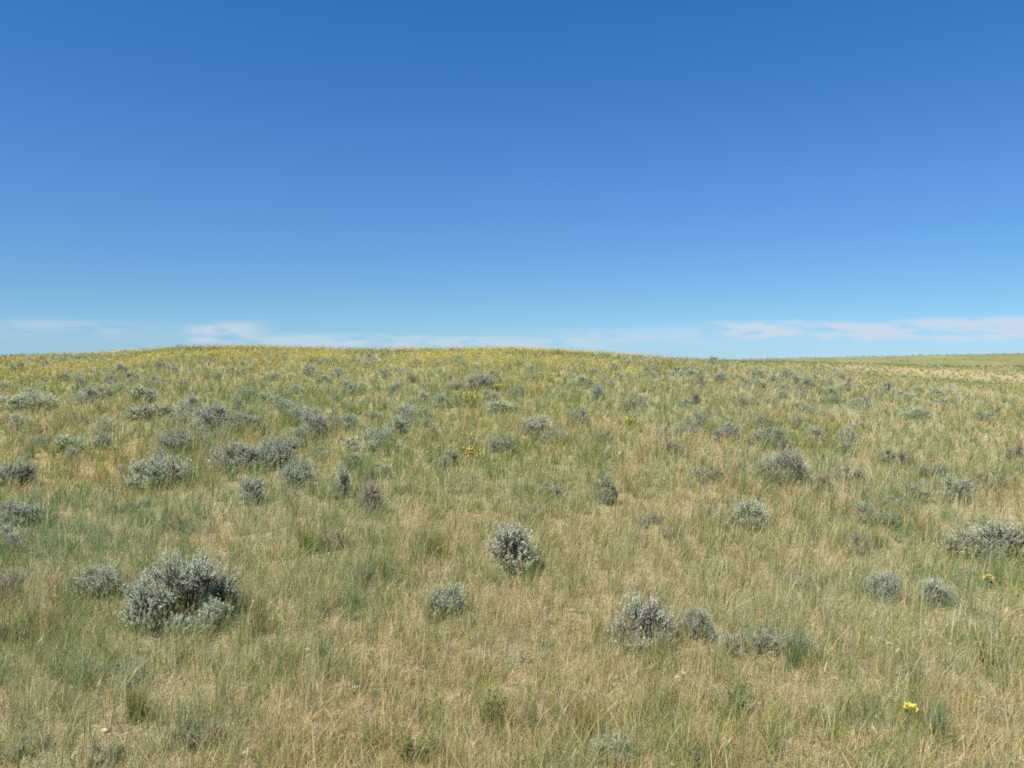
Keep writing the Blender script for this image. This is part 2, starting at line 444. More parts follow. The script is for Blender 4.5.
GROUPS = {'slope': 'sagebrush shrubs scattered over the near slope'}
_rp = np.random.default_rng(33)

def plant_shrub(u, v, w, h, kind, label, group, name='sagebrush', cat='sagebrush', parts=True):
    x, y, z = spot(u, v)
    sink = .28 * w * max(0.0, EYE - z) / max(y, 1)           # its root stands behind the lower edge seen
    x, y, z = spot(u, v - sink)
    W = w * y / F * 1.30; H = max(h - sink * 1.6, h * .45) * y / F * (1.08 if kind in HERO else 1.05)
    H += .085 * float(sstep(6, 11, y))            # its foot is hidden in the grass
    W = float(np.clip(W, .10, 1.5)); H = float(np.clip(H, .10, .62))
    jx, jy = _rp.uniform(.9, 1.15), _rp.uniform(.75, 1.05)
    if kind in HERO:
        (fm, wm), pw, ph = HERO[kind]; rot = 0; jx = jy = .80
    else:
        tier = {'b': 'brown', 'd': 'dead', 'p': 'pale'}.get(kind) or ('near' if w >= 30 else 'mid' if w >= 15 else 'far')
        fm, wm = PROTO[tier][_rp.integers(len(PROTO[tier]))]; pw, ph = PW, PH; rot = _rp.random() * 2 * math.pi
    sc_ = (W / pw * jx, W / pw * jy, H / ph)
    BUSH_SPOTS.append((x, y, W * .5))
    if not parts:
        o = obj(name, fm)
    else:
        o = bpy.data.objects.new(name, None); LINK(o); o.empty_display_size = .1
        obj('foliage', fm, o)
        if wm: obj('woody_stems', wm, o)
    o.location = (x, y, z - .01); o.rotation_euler = (0, 0, rot); o.scale = sc_
    tag(o, label, cat, group)
    return o

# ------------------------------------------------------------------ every shrub one can point to: column, row of its foot, width, height (pixels), kind, label
G1 = 'sagebrush shrubs scattered over the near slope'
SHRUBS = [
 (173, 636, 99, 80, 'A', 'largest silver-grey sagebrush, dense rounded crown with a dark hollow at its base'),
 (92, 604, 52, 40, 's', 'thin low sagebrush touching the flank of the largest silver sagebrush'),
 (648, 662, 70, 70, 'B', 'tall ragged sagebrush with bare dark twigs at its base, beside a smaller twin'),
 (696, 646, 40, 40, 's', 'smaller twin leaning against the tall ragged dark-based sagebrush'),
 (769, 672, 98, 40, 'C', 'low wide mat-like sagebrush with blue-green upright shoots and brown dead ends'),
 (992, 569, 92, 46, 'D', 'wide dark many-stemmed sagebrush cut by the right edge of the photo'),
 (514, 580, 54, 56, 'E', 'upright pale sagebrush with a black gap in its stems, alone at mid picture'),
 (445, 623, 46, 40, 's', 'pale straggly sagebrush over dark litter, downhill of the upright one with the black gap'),
 (160, 491, 52, 36, 's', 'compact round silver sagebrush standing out on the slope behind the largest one'),
 (125, 486, 18, 20, 's', 'small twiggy sagebrush beside the compact round silver one'),
 (12, 489, 36, 32, 's', 'grey sagebrush at the left edge, upper of the stack along that edge'),
 (16, 527, 36, 28, 's', 'pale sagebrush at the left edge, just below the grey one there'),
 (3, 556, 24, 36, 's', 'sagebrush half cut off by the left edge above the tan dead one'),
 (8, 602, 28, 38, 'd', 'tan dead sagebrush of upright stalks at the left edge'),
 (5, 645, 28, 26, 'b', 'low brown sagebrush with a dark base cut by the left edge'),
 (70, 453, 28, 17, 's', 'uphill of two matching low sagebrush above the left edge stack, the outer one'),
 (103, 452, 26, 16, 's', 'inner of two matching low sagebrush uphill of the compact round silver one'),
 (173, 458, 32, 24, 's', 'greyish sagebrush directly behind the compact round silver one'),
 (200, 455, 26, 19, 's', 'sagebrush touching the greyish one behind the compact round silver one'),
 (138, 512, 26, 13, 'p', 'flat faint blue-green sagebrush below the compact round silver one'),
 (181, 533, 38, 25, 'b', 'sparse brown-green sagebrush between the compact round silver one and the largest one'),
 (236, 474, 44, 30, 's', 'broad soft sagebrush at the lower end of the long sagebrush row'),
 (249, 508, 30, 32, 's', 'loose grey sagebrush with brown twigs below the long sagebrush row'),
 (276, 469, 46, 34, 's', 'tallest pale sagebrush of the long sagebrush row'),
 (297, 492, 38, 30, 's', 'greenish sagebrush with a dark shaded side below the tallest of the row'),
 (299, 448, 24, 16, 's', 'small sagebrush linking the tallest and the bushiest of the long row'),
 (313, 440, 30, 26, 's', 'bushiest sagebrush in the middle of the long row'),
 (331, 433, 20, 16, 'b', 'small dark twiggy sagebrush beside the bushiest of the long row'),
 (349, 432, 24, 15, 's', 'flat sagebrush midway between the bushiest of the row and its dark end bush'),
 (359, 453, 28, 13, 's', 'low spreading sagebrush in green grass below the dark end bush of the row'),
 (376, 449, 30, 20, 's', 'rounded sagebrush beside the dark end bush of the row'),
 (395, 441, 24, 23, 's', 'dark end bush of the long row, upright with a black shaded base'),
 (340, 501, 20, 34, 's', 'narrow upright sagebrush beside the bare grey skeleton bush'),
 (364, 520, 32, 46, 'd', 'bare grey skeleton sagebrush with brown stems and a whitish top'),
 (329, 554, 28, 30, 'b', 'thin dull sagebrush half sunk in grass below the bare grey skeleton bush'),
 (358, 584, 24, 22, 'd', 'small pale heap of dead sagebrush twigs in open grass'),
 (350, 612, 24, 20, 'd', 'dark flat dead sagebrush next to the small pale heap of twigs'),
 (502, 455, 26, 20, 's', 'lone small sagebrush with a black base, surrounded by green grass'),
 (429, 441, 20, 12, 's', 'faint low sagebrush in the greenest grass, uphill of the lone black-based one'),
 (448, 470, 26, 16, 'p', 'barely visible blue-green sagebrush near the lower yellow flowers'),
 (527, 519, 28, 16, 'd', 'small dead sagebrush behind the upright one with the black gap'),
 (551, 500, 30, 16, 'p', 'flat grey-green sagebrush in grass behind the upright one with the black gap'),
 (605, 507, 28, 32, 's', 'double-topped green-grey sagebrush standing alone in ochre grass'),
 (651, 529, 26, 20, 'p', 'faint pale sagebrush in grass, uphill of the tall ragged one'),
 (671, 541, 24, 18, 'b', 'dull brown sagebrush beside the faint pale one uphill of the tall ragged one'),
 (748, 532, 42, 34, 's', 'full blue-grey sagebrush with dark gaps in open grass'),
 (716, 523, 18, 22, 's', 'slim sagebrush beside the full blue-grey one with dark gaps'),
 (729, 535, 16, 14, 'b', 'small brown sagebrush tucked between the slim and the full blue-grey ones'),
 (711, 484, 34, 18, 'p', 'bluish mound-shaped sagebrush in ochre grass'),
 (744, 474, 16, 12, 'b', 'tiny brown sagebrush between the bluish mound and the three-lobed clump'),
 (781, 489, 48, 34, 'D', 'largest dark sagebrush of the three-lobed clump'),
 (802, 484, 20, 22, 's', 'middle sagebrush of the three-lobed clump, bluish and slender'),
 (820, 492, 22, 16, 'b', 'smallest brown-grey sagebrush ending the three-lobed clump'),
 (771, 449, 36, 18, 's', 'broad low sagebrush uphill of the three-lobed clump'),
 (725, 443, 30, 17, 's', 'spreading sagebrush beside the broad low one uphill of the three-lobed clump'),
 (697, 429, 26, 15, 's', 'pale sagebrush at the top of the loose diagonal of three'),
 (686, 439, 22, 14, 's', 'dark-speckled sagebrush just below the pale top one of the loose diagonal'),
 (672, 457, 26, 16, 'b', 'dark brown sagebrush in ochre grass uphill of the bluish mound'),
 (664, 441, 16, 12, 's', 'tiny sagebrush uphill of the dark brown one in ochre grass'),
 (846, 444, 22, 15, 's', 'small blue-grey sagebrush between the broad low one and the brown edge bush'),
 (816, 442, 22, 12, 's', 'faint sagebrush beside the small blue-grey one in pale grass'),
 (888, 468, 18, 15, 'p', 'teal-tinted sagebrush paired with a browner one'),
 (906, 471, 22, 18, 'b', 'browner sagebrush of the pair with a teal-tinted one'),
 (1016, 465, 24, 20, 'b', 'compact brown sagebrush at the right edge high on the open slope'),
 (958, 506, 30, 28, 's', 'bushy sagebrush with a dark top uphill of the wide cut-off one'),
 (915, 505, 34, 16, 'p', 'flat teal sagebrush beside the dark-topped bushy one'),
 (866, 527, 26, 26, 's', 'pale twin sagebrush, uphill of the red-brown dead stalks'),
 (892, 530, 28, 22, 's', 'grey twin sagebrush next to the pale one uphill of the red-brown dead stalks'),
 (861, 560, 22, 28, 'd', 'red-brown dead sagebrush stalks fanning out of the grass'),
 (803, 594, 34, 26, 'd', 'whitish bare sagebrush twigs, uphill of the low wide mat'),
 (886, 606, 34, 38, 's', 'soft blue-green sagebrush in front of the wide cut-off one'),
 (911, 610, 22, 20, 'b', 'small dark sagebrush between two soft blue-green ones'),
 (942, 614, 32, 36, 's', 'soft blue-green sagebrush with a dead pale stem, the outer of two'),
 (864, 600, 16, 18, 'b', 'thin brown sagebrush hugging the soft blue-green one'),
 (106, 692, 62, 28, 'p', 'flat pale blue-green sagewort mat with dark gaps below the largest sagebrush'),
 (190, 757, 54, 42, 'p', 'pale sagewort tuft with dark stems at the bottom of the photo'),
 (16, 764, 40, 22, 'p', 'grey-green sagewort in the bottom left corner'),
 (96, 770, 34, 20, 'p', 'greyish sagewort at the bottom edge between the corner one and the dark-stemmed tuft'),
 (616, 772, 52, 18, 'p', 'silvery sagewort at the bottom edge below the tall ragged sagebrush'),
 (700, 772, 34, 16, 'p', 'blue-grey sagewort at the bottom edge below the low wide mat'),
 (531, 734, 34, 20, 'b', 'small dark brush low in the grass near the bottom, midway across'),
 (28, 411, 50, 16, 's', 'long low sagebrush at the left edge high on the slope'),
 (86, 405, 26, 17, 's', 'dark domed sagebrush beside the long low one high on the slope'),
 (144, 403, 28, 17, 's', 'dark-topped sagebrush just above the widest mid-slope one'),
 (149, 421, 50, 17, 's', 'widest mid-slope sagebrush, a long grey-green mound'),
 (76, 427, 20, 14, 'b', 'small brownish sagebrush in rusty grass below the dark domed one'),
 (40, 437, 14, 10, 'b', 'tiny brown sagebrush in rusty grass near the left edge'),
 (211, 430, 32, 25, 's', 'steep-sided sagebrush with a thin pale stalk, at the upper end of the long row'),
 (242, 432, 36, 16, 's', 'low grey sagebrush joining the steep-sided one to the long row'),
 (251, 400, 18, 12, 's', 'small sagebrush uphill of the low grey one that joins the row'),
 (271, 407, 26, 13, 's', 'grey sagebrush uphill of the bushiest of the long row'),
 (411, 418, 34, 13, 's', 'long flat sagebrush uphill of the dark end bush of the row'),
 (441, 409, 24, 12, 's', 'flat grey sagebrush beside the bright yellow flower clump'),
 (492, 405, 18, 14, 's', 'grey-blue sagebrush beside the bright yellow flower clump on its open side'),
 (421, 404, 18, 10, 's', 'thin flat sagebrush between the long flat one and the bright yellow flowers'),
 (504, 415, 30, 11, 's', 'low smudge of sagebrush below the grey-blue one near the yellow flowers'),
 (580, 427, 20, 18, 's', 'roundish blue-grey sagebrush in ochre grass with a dark side'),
 (565, 430, 14, 8, 'b', 'tiny dark sagebrush touching the roundish blue-grey one'),
 (536, 436, 32, 16, 's', 'ragged sagebrush uphill of the lone black-based one'),
 (556, 446, 26, 15, 's', 'pale patchy sagebrush just below the ragged one'),
 (628, 411, 18, 13, 'b', 'dark half of a twin pair of sagebrush behind the small yellow flowers'),
 (640, 409, 16, 12, 's', 'lighter half of the twin pair of sagebrush behind the small yellow flowers'),
 (596, 400, 14, 13, 's', 'dark-based little sagebrush uphill of the twin pair'),
 (687, 409, 14, 10, 's', 'tiny sagebrush in pale grass uphill of the loose diagonal'),
 (480, 391, 32, 16, 's', 'long bank of pale sagebrush above the bright yellow flower clump'),
 (457, 390, 24, 9, 's', 'flat bluish end of the pale sagebrush bank above the yellow flowers'),
 (492, 381, 16, 10, 's', 'upper end of the pale sagebrush bank above the yellow flowers'),
 (351, 396, 18, 15, 's', 'rounded lone sagebrush midway up the hill, uphill of the bushiest of the row'),
 (393, 396, 16, 12, 's', 'dull sagebrush beside the rounded lone one midway up the hill'),
 (386, 379, 13, 11, 's', 'dark upright sagebrush high on the hill, first of three in a line'),
 (400, 376, 15, 9, 's', 'wider middle sagebrush of three in a line high on the hill'),
 (412, 383, 12, 8, 'b', 'low dark last sagebrush of three in a line high on the hill'),
 (802, 398, 18, 9, 'b', 'dark flat sagebrush at the lower end of the far blue-green patch'),
 (830, 402, 18, 14, 's', 'blue-grey sagebrush hanging below the far blue-green patch'),
 (907, 402, 18, 11, 's', 'largest dot of the far sagebrush group on the open bench'),
 (933, 396, 16, 9, 's', 'pale dot beside the largest one of the group on the open bench'),
 (880, 400, 12, 9, 's', 'small dark dot nearest the blue-green patch, in the open bench group'),
 (887, 393, 12, 11, 's', 'greenish dot at the top of the group on the open bench'),
 (918, 394, 10, 7, 's', 'tiny green dot between the top and the pale one on the open bench'),
 (984, 424, 26, 10, 'p', 'pale flat sagebrush on the open bench near the right edge'),
 (914, 421, 30, 10, 's', 'dull wide sagebrush below the group on the open bench'),
 (843, 441, 14, 9, 's', 'speck of sagebrush tucked behind the small blue-grey one'),
 (323, 366, 18, 9, 's', 'dark sagebrush smudge near the crest, uphill of the rounded lone one'),
 (311, 376, 22, 9, 's', 'grey smudge of sagebrush just below the dark one near the crest'),
 (368, 369, 14, 7, 's', 'grey-blue sagebrush near the crest, uphill of the line of three'),
 (462, 369, 9, 7, 's', 'single dark dot of sagebrush near the crest above the pale bank'),
 (521, 366, 12, 7, 's', 'dark dot of sagebrush just under the crest past the pale bank'),
 (160, 370, 18, 7, 's', 'grey streak of sagebrush on the yellow hilltop'),
 (217, 381, 13, 8, 's', 'dark spot of sagebrush on the yellow slope under the hilltop'),
 (45, 375, 10, 6, 'b', 'dark speck of sagebrush above the yellow patch near the left edge'),
 (80, 388, 14, 14, 's', 'bluish sagebrush above the dark domed one, next to the yellow patch'),
 (622, 381, 24, 9, 's', 'dark core of the sagebrush band near the hill shoulder'),
 (579, 386, 20, 9, 's', 'pale bluish end of the sagebrush band near the hill shoulder'),
 (598, 371, 10, 6, 's', 'lone dot above the sagebrush band near the hill shoulder'),
 (648, 380, 20, 8, 's', 'grey-green middle of the sagebrush band near the hill shoulder'),
 (720, 384, 16, 10, 's', 'light grey sagebrush where the shoulder drops to the bench'),
 (746, 385, 16, 8, 's', 'blue-grey sagebrush beside the light grey one where the shoulder drops'),
 (698, 388, 14, 14, 's', 'tall smudge of sagebrush at the edge of orange grass on the shoulder'),
 (749, 374, 7, 5, 'b', 'red-brown dot of sagebrush on the green dip past the shoulder'),
 (800, 384, 22, 10, 's', 'upper blue-green sagebrush of the far patch'),
 (806, 391, 18, 9, 'p', 'teal middle sagebrush of the far patch'),
]
for row in SHRUBS:
    worts = 'sagewort' in row[5]
    plant_shrub(*row[:6], G1 if not worts else 'low sagewort plants in the near grass', name='sagewort' if worts else 'sagebrush', cat='sagewort' if worts else 'sagebrush')

# small shrubs of the upper slope that nothing tells apart: thin scatters between the ones above, one label for each scatter
def speckle(n, box, size, label, group, seed, kinds='s'):
    rng = np.random.default_rng(seed); k = 0
    for _ in range(n * 30):
        if k >= n: break
        u = rng.uniform(box[0], box[1]); v = rng.uniform(box[2], box[3])
        x, y, z = spot(u, v)
        if any((x - a) ** 2 + (y - b) ** 2 < (.55 + .012 * y) ** 2 for a, b, c in BUSH_SPOTS): continue
        w = rng.uniform(*size)
        plant_shrub(u, v, w, w * rng.uniform(.45, .7), kinds[rng.integers(len(kinds))], label, group, parts=w > 11)
        k += 1
speckle(24, (0, 300, 372, 398), (9, 18), 'small grey sagebrush dotted over the yellow flank of the hill', 'small sagebrush on the yellow flank', 72)
speckle(22, (300, 600, 366, 412), (9, 18), 'small grey-green sagebrush sprinkled between the bigger ones of the middle hill', 'small sagebrush on the middle hill', 73)
speckle(26, (560, 780, 362, 392), (9, 17), 'small silver sagebrush forming the pale band along the hill shoulder', 'sagebrush of the shoulder band', 74)
speckle(14, (770, 850, 376, 408), (9, 16), 'small bluish sagebrush filling the far patch below the shoulder', 'sagebrush of the bluish patch', 75, 'ssp')
speckle(24, (170, 430, 412, 482), (14, 28), 'wispy low sagebrush filling the drift around the long sagebrush row', 'wispy sagebrush of the long drift', 76, 'ssp')
speckle(12, (0, 170, 398, 470), (12, 24), 'wispy sagebrush low in rusty grass above the left edge stack', 'wispy sagebrush in rusty grass', 78, 'spb')
speckle(16, (560, 860, 400, 470), (11, 22), 'small washed-out sagebrush half hidden in ochre grass', 'small sagebrush in ochre grass', 77, 'sspb')
speckle(9, (830, 1010, 480, 600), (16, 30), 'faint teal sagebrush low in the grass around the wide cut-off one', 'faint teal sagebrush', 79, 'p')

# the far benches: shrubs too many and too small to tell apart
def far_shrubs():
    rng = np.random.default_rng(81)
    parts = []
    for (d0, d1, dens, az0, az1) in ((30, 58, .075, -44, 44), (58, 135, .040, -44, 44), (135, 380, .012, -44, 44)):
        n = int(dens * (d1 ** 2 - d0 ** 2) * R(az1 - az0) / 2)
        r = np.sqrt(rng.uniform(d0 ** 2, d1 ** 2, n)); t = np.radians(rng.uniform(az0, az1, n))
        x = r * np.sin(t); y = r * np.cos(t)
        keep = fbm(x * .05, y * .03) > .40
        x, y, r = x[keep], y[keep], r[keep]; n = len(x); z = ground_z(x, y)
        k = 40
        W = rng.uniform(.25, .7, n) * (1 + r / 400)
        v = _unit(rng.normal(size=(n, k, 3))); v[..., 2] = np.abs(v[..., 2])
        P = np.stack([x, y, z], 1)[:, None] + v * (W[:, None, None] * .42) * rng.uniform(.35, 1, (n, k, 1)) * np.array([1, 1, .75])
        D = _unit(v + rng.normal(size=v.shape) * .5)
        s = np.repeat(W * .24, k)
        col = np.repeat(SAGE * rng.uniform(.36, .54, (n, 1)), k, 0)
        parts.append(leaves(P.reshape(-1, 3), D.reshape(-1, 3), s, s * .6, col, rng))
    V, P_, C = merge(parts)
    obj('distant_sagebrush', mesh_np('distant_sagebrush', V, P_, C, M_SAGE), label='grey-green sagebrush dots speckling the crest and the far benches', cat='sagebrush', kind='stuff')
far_shrubs()

# ------------------------------------------------------------------ yellow flowers, cactus, tufts, stones that stand alone
def flower_plant(u, v, w, h, label, seed, n_st=26, bright=1.0, hue=(.46, .42, .08)):
    rng = np.random.default_rng(seed)
    x, y, z = spot(u, v); W = w * y / F; H = h * y / F
    o = bpy.data.objects.new('yellow_wildflower', None); LINK(o); o.location = (x, y, z); o.empty_display_size = .1
    P = np.stack([rng.normal(0, W * .16, n_st), rng.normal(0, W * .16, n_st), np.zeros(n_st)], 1)
    hh = H * rng.uniform(.6, 1.05, n_st); lean = rng.normal(0, W * .2, (n_st, 2))
    T = P + np.concatenate([lean, hh[:, None]], 1)
    V, p, c = tubes(P, T, np.full(n_st, .004), np.full(n_st, .002), np.tile([.16, .19, .05], (n_st, 1)))
    k = 8
    LP = np.repeat(P, k, 0) + np.repeat(T - P, k, 0) * rng.uniform(.1, .8, (n_st * k, 1))
    lv = leaves(LP, _unit(rng.normal(size=LP.shape) + [0, 0, .8]), rng.uniform(.03, .07, len(LP)), rng.uniform(.008, .014, len(LP)), np.tile([.15, .19, .055], (len(LP), 1)), rng)
    obj('stems', mesh_np('flower_stems', *merge([(V, p, c), lv]), M_GRASS), o)
    k = 9
    LP = np.repeat(T, k, 0) - np.repeat(T - P, k, 0) * rng.uniform(0, .35, (n_st * k, 1)) + rng.normal(0, .012, (n_st * k, 3))
    sz = rng.uniform(.018, .034, len(LP))
    V, p, c = leaves(LP, _unit(rng.normal(size=LP.shape) + [0, 0, .5]), sz, sz * .9, np.array(hue) * bright * rng.uniform(.75, 1.2, (len(LP), 1)), rng)
    obj('blossoms', mesh_np('flower_heads', V, p, c, M_FLOWER), o)
    tag(o, label, 'wildflower', 'yellow wildflower clumps')
flower_plant(471, 408, 28, 17, 'bright yellow flower clump in the grass below the pale sagebrush bank', 1)
flower_plant(469, 465, 20, 18, 'orange-yellow flower clump low in green grass near the lone black-based sagebrush', 2, 14, hue=(.48, .36, .08))
flower_plant(472, 449, 14, 18, 'thin yellow flower stem cluster just above the orange-yellow clump', 3, 7)
flower_plant(631, 432, 16, 19, 'small yellow flowers in ochre grass downhill of the twin pair of sagebrush', 4, 10)
flower_plant(50, 384, 30, 12, 'yellow flower patch next to the bluish sagebrush near the left edge', 5, 20)
flower_plant(57, 398, 22, 14, 'lower yellow flower patch near the left edge, above the long low sagebrush', 6, 14)
flower_plant(498, 392, 14, 10, 'yellow flowers at the open end of the pale sagebrush bank', 7, 9)
flower_plant(376, 384, 18, 8, 'yellow flowers beside the line of three sagebrush high on the hill', 8, 12)

def cactus_flower(u, v, size, label, group, seed, faded=False):
    """a low cactus of flat jointed pads with one many-petalled flower"""
    rng = np.random.default_rng(seed)
    x, y, z = spot(u, v); s = size * y / F / .085
    o = bpy.data.objects.new('prickly_pear', None); LINK(o); o.location = (x, y, z); o.scale = (s, s, s); o.empty_display_size = .05
    parts = []
    pads = [((0, 0, .045), .045, 0.3), ((.05, .01, .03), .038, 1.1), ((-.05, -.015, .03), .036, -.8), ((.01, -.04, .025), .032, 2.0)]
    def pad_bm(r, c, a, tilt):
        t = np.linspace(0, 2 * math.pi, 14, endpoint=False)
        rings = []
        for k, (f, th) in enumerate(((.35, .30), (.75, .26), (1, .0), (.75, -.26), (.35, -.30))):
            ring = np.stack([np.cos(t) * r * f * .8, np.full(14, th * r * .7), np.sin(t) * r * f], 1); rings.append(ring)
        V = np.concatenate(rings)
        ca, sa = math.cos(a), math.sin(a)
        V[:, 1] += V[:, 2] * tilt
        V = np.stack([V[:, 0] * ca - V[:, 1] * sa, V[:, 0] * sa + V[:, 1] * ca, V[:, 2]], 1) + np.array(c)
        q = []
        for k in range(4):
            for j in range(14): q.append((k * 14 + j, (k + 1) * 14 + j, (k + 1) * 14 + (j + 1) % 14, k * 14 + (j + 1) % 14))
        caps = np.array([list(range(14)), list(range(56, 70))[::-1]])
        return V, [np.array(q), caps], np.tile([.14, .17, .075], (len(V), 1)) * np.array([1.0, 1, 1])
    for c, r, a in pads:
        obj('pad', mesh_np('cactus_pad', *pad_bm(r, c, a, .3), M_PLANT, smooth=True), o)
    A = []; B = []
    for c, r, a in pads:
        for _ in range(26):
            t = rng.random() * 6.28; f = math.sqrt(rng.random()); p = np.array(c) + [math.cos(t) * r * f * .8 * math.cos(a), math.cos(t) * r * f * .8 * math.sin(a) - .3 * r * .3, math.sin(t) * r * f]
            A.append(p); B.append(p + rng.normal(0, .012, 3))
    A = np.array(A); B = np.array(B)
    obj('spines', mesh_np('cactus_spines', *tubes(A, B, np.full(len(A), .0007), np.full(len(A), .0002), np.tile([.5, .42, .3], (len(A), 1))), M_WOOD), o)
    top = np.array([0, -.005, .092])
    V = []; 
    n = 16
    a = np.arange(n) * 2.4; el = np.where(np.arange(n) < 8, .35, .85)
    D = np.stack([np.cos(a) * np.cos(el), np.sin(a) * np.cos(el), np.sin(el)], 1)
    col = np.array([.62, .54, .12]) if not faded else np.array([.55, .46, .12])
    fl = [leaves(np.tile(top, (n, 1)) + D * .004, D, np.full(n, .046) * rng.uniform(.85, 1.1, n), np.full(n, .030), col * rng.uniform(.88, 1.1, (n, 1)), rng)
          for _ in range(2)]
    obj('flower', mesh_np('cactus_flower', *merge(fl), M_FLOWER), o)
    if not faded:
        bp = np.array([[.036, -.012, .062]]); bd = np.array([[.048, -.016, .088]])
        obj('bud', mesh_np('cactus_bud', *tubes(bp, bd, np.array([.010]), np.array([.006]), np.array([[.38, .12, .05]]), 8), M_PLANT), o)
    tag(o, label, 'cactus', group)
cactus_flower(915, 731, 15, 'low prickly pear with one bright yellow flower and a reddish bud', None, 3)
cactus_flower(992, 590, 9, 'small prickly pear with a faded yellow flower, below the wide cut-off sagebrush', None, 4, True)

def tuft(u, v, w, h, col, n, label, seed, name='grass_tuft', cat='grass tuft', bw=.0028, leafy=False, group=None):
    rng = np.random.default_rng(seed)
    x, y, z = spot(u, v); W = w * y / F; H = h * y / F
    a = rng.random(n) * 6.283; q = np.sqrt(rng.random(n)) * W * .22
    P = np.stack([np.cos(a) * q, np.sin(a) * q, np.zeros(n) - .005], 1)
    lean = np.stack([np.cos(a), np.sin(a)], 1) * (rng.uniform(.0, .42, n) * W)[:, None] + np.array([.02, 0])
    hh = H * rng.uniform(.5, 1.1, n)
    c = np.array(col) * rng.uniform(.7, 1.3, (n, 1))
    pr = [blades(P, hh, np.full(n, bw) * rng.uniform(.7, 1.4, n), lean, c, rng, c * 1.15)]
    if leafy:
        k = 14
        T = P + np.concatenate([lean, hh[:, None]], 1)
        LP = np.repeat(P, k, 0) + np.repeat(T - P, k, 0) * rng.uniform(.1, 1, (n * k, 1))
        pr.append(leaves(LP, _unit(rng.normal(size=LP.shape) + [0, 0, .5]), rng.uniform(.014, .03, len(LP)), rng.uniform(.005, .009, len(LP)), np.repeat(c, k, 0), rng))
    o = obj(name, mesh_np(name, *merge(pr), M_GRASS), None, label, cat, group); o.location = (x, y, z)
GT = 'grass tufts that stand out of the sward'
tuft(40, 640, 40, 44, (.38, .30, .14), 80, 'ochre-orange dry grass tuft near the left edge below the tan dead sagebrush', 11, group=GT)
tuft(28, 622, 30, 40, (.50, .41, .24), 80, 'pale straw grass tuft between the ochre-orange tuft and the tan dead sagebrush', 12, group=GT)
tuft(304, 555, 30, 36, (.20, .22, .045), 130, 'yellow-green grass tuft beside the thin dull sunken sagebrush', 13, group=GT)
tuft(432, 558, 34, 34, (.19, .20, .045), 120, 'olive grass tuft uphill of the pale straggly sagebrush', 14, group=GT)
tuft(508, 515, 30, 44, (.52, .44, .25), 60, 'pale arching straw stalks uphill of the upright sagebrush with the black gap', 15, group=GT)
tuft(585, 745, 46, 46, (.26, .21, .06), 120, 'ochre grass tuft near the bottom edge, uphill of the silvery sagewort', 16, group=GT)
tuft(129, 728, 30, 44, (.20, .19, .05), 110, 'olive grass tuft between the flat sagewort mat and the dark-stemmed one', 17, group=GT)
tuft(798, 672, 34, 46, (.17, .22, .11), 120, 'blue-green grass tuft at the brown end of the low wide mat', 18, group=GT)
tuft(322, 672, 24, 40, (.15, .19, .10), 60, 'thin blue-green grass tuft in bare litter, downhill of the dark flat dead sagebrush', 19, group=GT)
tuft(255, 640, 26, 40, (.20, .21, .06), 60, 'upright green grass tuft beside the largest sagebrush on its open side', 20, group=GT)
tuft(487, 730, 34, 36, (.19, .215, .085), 32, 'leafy yellow-green weed with dark litter beside it near the bottom edge', 21, 'green_weed', 'weed', .004, True)
tuft(412, 768, 46, 30, (.17, .21, .075), 32, 'fresh green leafy weed at the bottom edge downhill of the yellow-green one', 22, 'green_weed', 'weed', .004, True)
tuft(738, 720, 30, 34, (.18, .21, .09), 26, 'small green weed below the low wide mat of sagebrush', 23, 'green_weed', 'weed', .004, True)
tuft(1000, 672, 50, 34, (.23, .24, .09), 32, 'loose yellow-green weed near the right edge uphill of the prickly pear', 24, 'green_weed', 'weed', .004, True)
tuft(940, 745, 44, 46, (.15, .20, .11), 120, 'blue-green grass tuft just below the bright yellow prickly pear flower', 25, group=GT)

def stalk(u, v, h, lean, col, label, seed, head=.05):
    rng = np.random.default_rng(seed)
    x, y, z = spot(u, v); H = h * y / F
    n = 7; t = np.linspace(0, 1, n)
    P = np.stack([lean[0] * H * t ** 2, lean[1] * H * t ** 2, H * (t - .18 * abs(lean[0]) * t ** 2)], 1)
    c = np.tile(col, (n - 1, 1))
    pr = [tubes(P[:-1], P[1:], np.linspace(.0026, .0014, n - 1), np.linspace(.0024, .0012, n - 1), c, 4)]
    k = 26
    f = rng.uniform(.72, 1.0, k)
    HP = np.stack([np.interp(f, t, P[:, i]) for i in range(3)], 1)
    D = _unit(P[-1] - P[-2] + rng.normal(0, .35, (k, 3)) * np.linalg.norm(P[-1] - P[-2]))
    pr.append(leaves(HP, D, rng.uniform(.02, .035, k), np.full(k, .004), np.tile(np.array(col) * 1.1, (k, 1)), rng))
    o = obj('dry_grass_stalk', mesh_np('dry_grass_stalk', *merge(pr), M_GRASS), None, label, 'grass stalk', 'single dry grass stalks'); o.location = (x, y, z)
PALE = (.60, .50, .31)
stalk(711, 618, 34, (.05, 0), PALE, 'upright pale dry stalk behind the smaller twin sagebrush', 31)
stalk(78, 752, 66, (.06, 0), (.36, .21, .10), 'tall reddish-brown stalk near the bottom left, beside the olive tuft', 32)
stalk(52, 626, 36, (-.05, 0), PALE, 'pale straw stalk beside the ochre-orange tuft', 33)
stalk(930, 690, 52, (-.75, .2), PALE, 'long pale stalk arching over the grass uphill of the bright prickly pear', 34)
stalk(985, 690, 60, (-.7, .2), PALE, 'pale stalk bending beside the loose yellow-green weed', 35)
stalk(862, 725, 58, (-.6, .1), PALE, 'straw stalk leaning away from the bright prickly pear flower', 36)
stalk(668, 700, 26, (.6, 0), PALE, 'short pale stick-like stalk below the tall ragged sagebrush', 37)
stalk(820, 620, 30, (.04, 0), PALE, 'whitish stalk beside the whitish bare sagebrush twigs', 38)
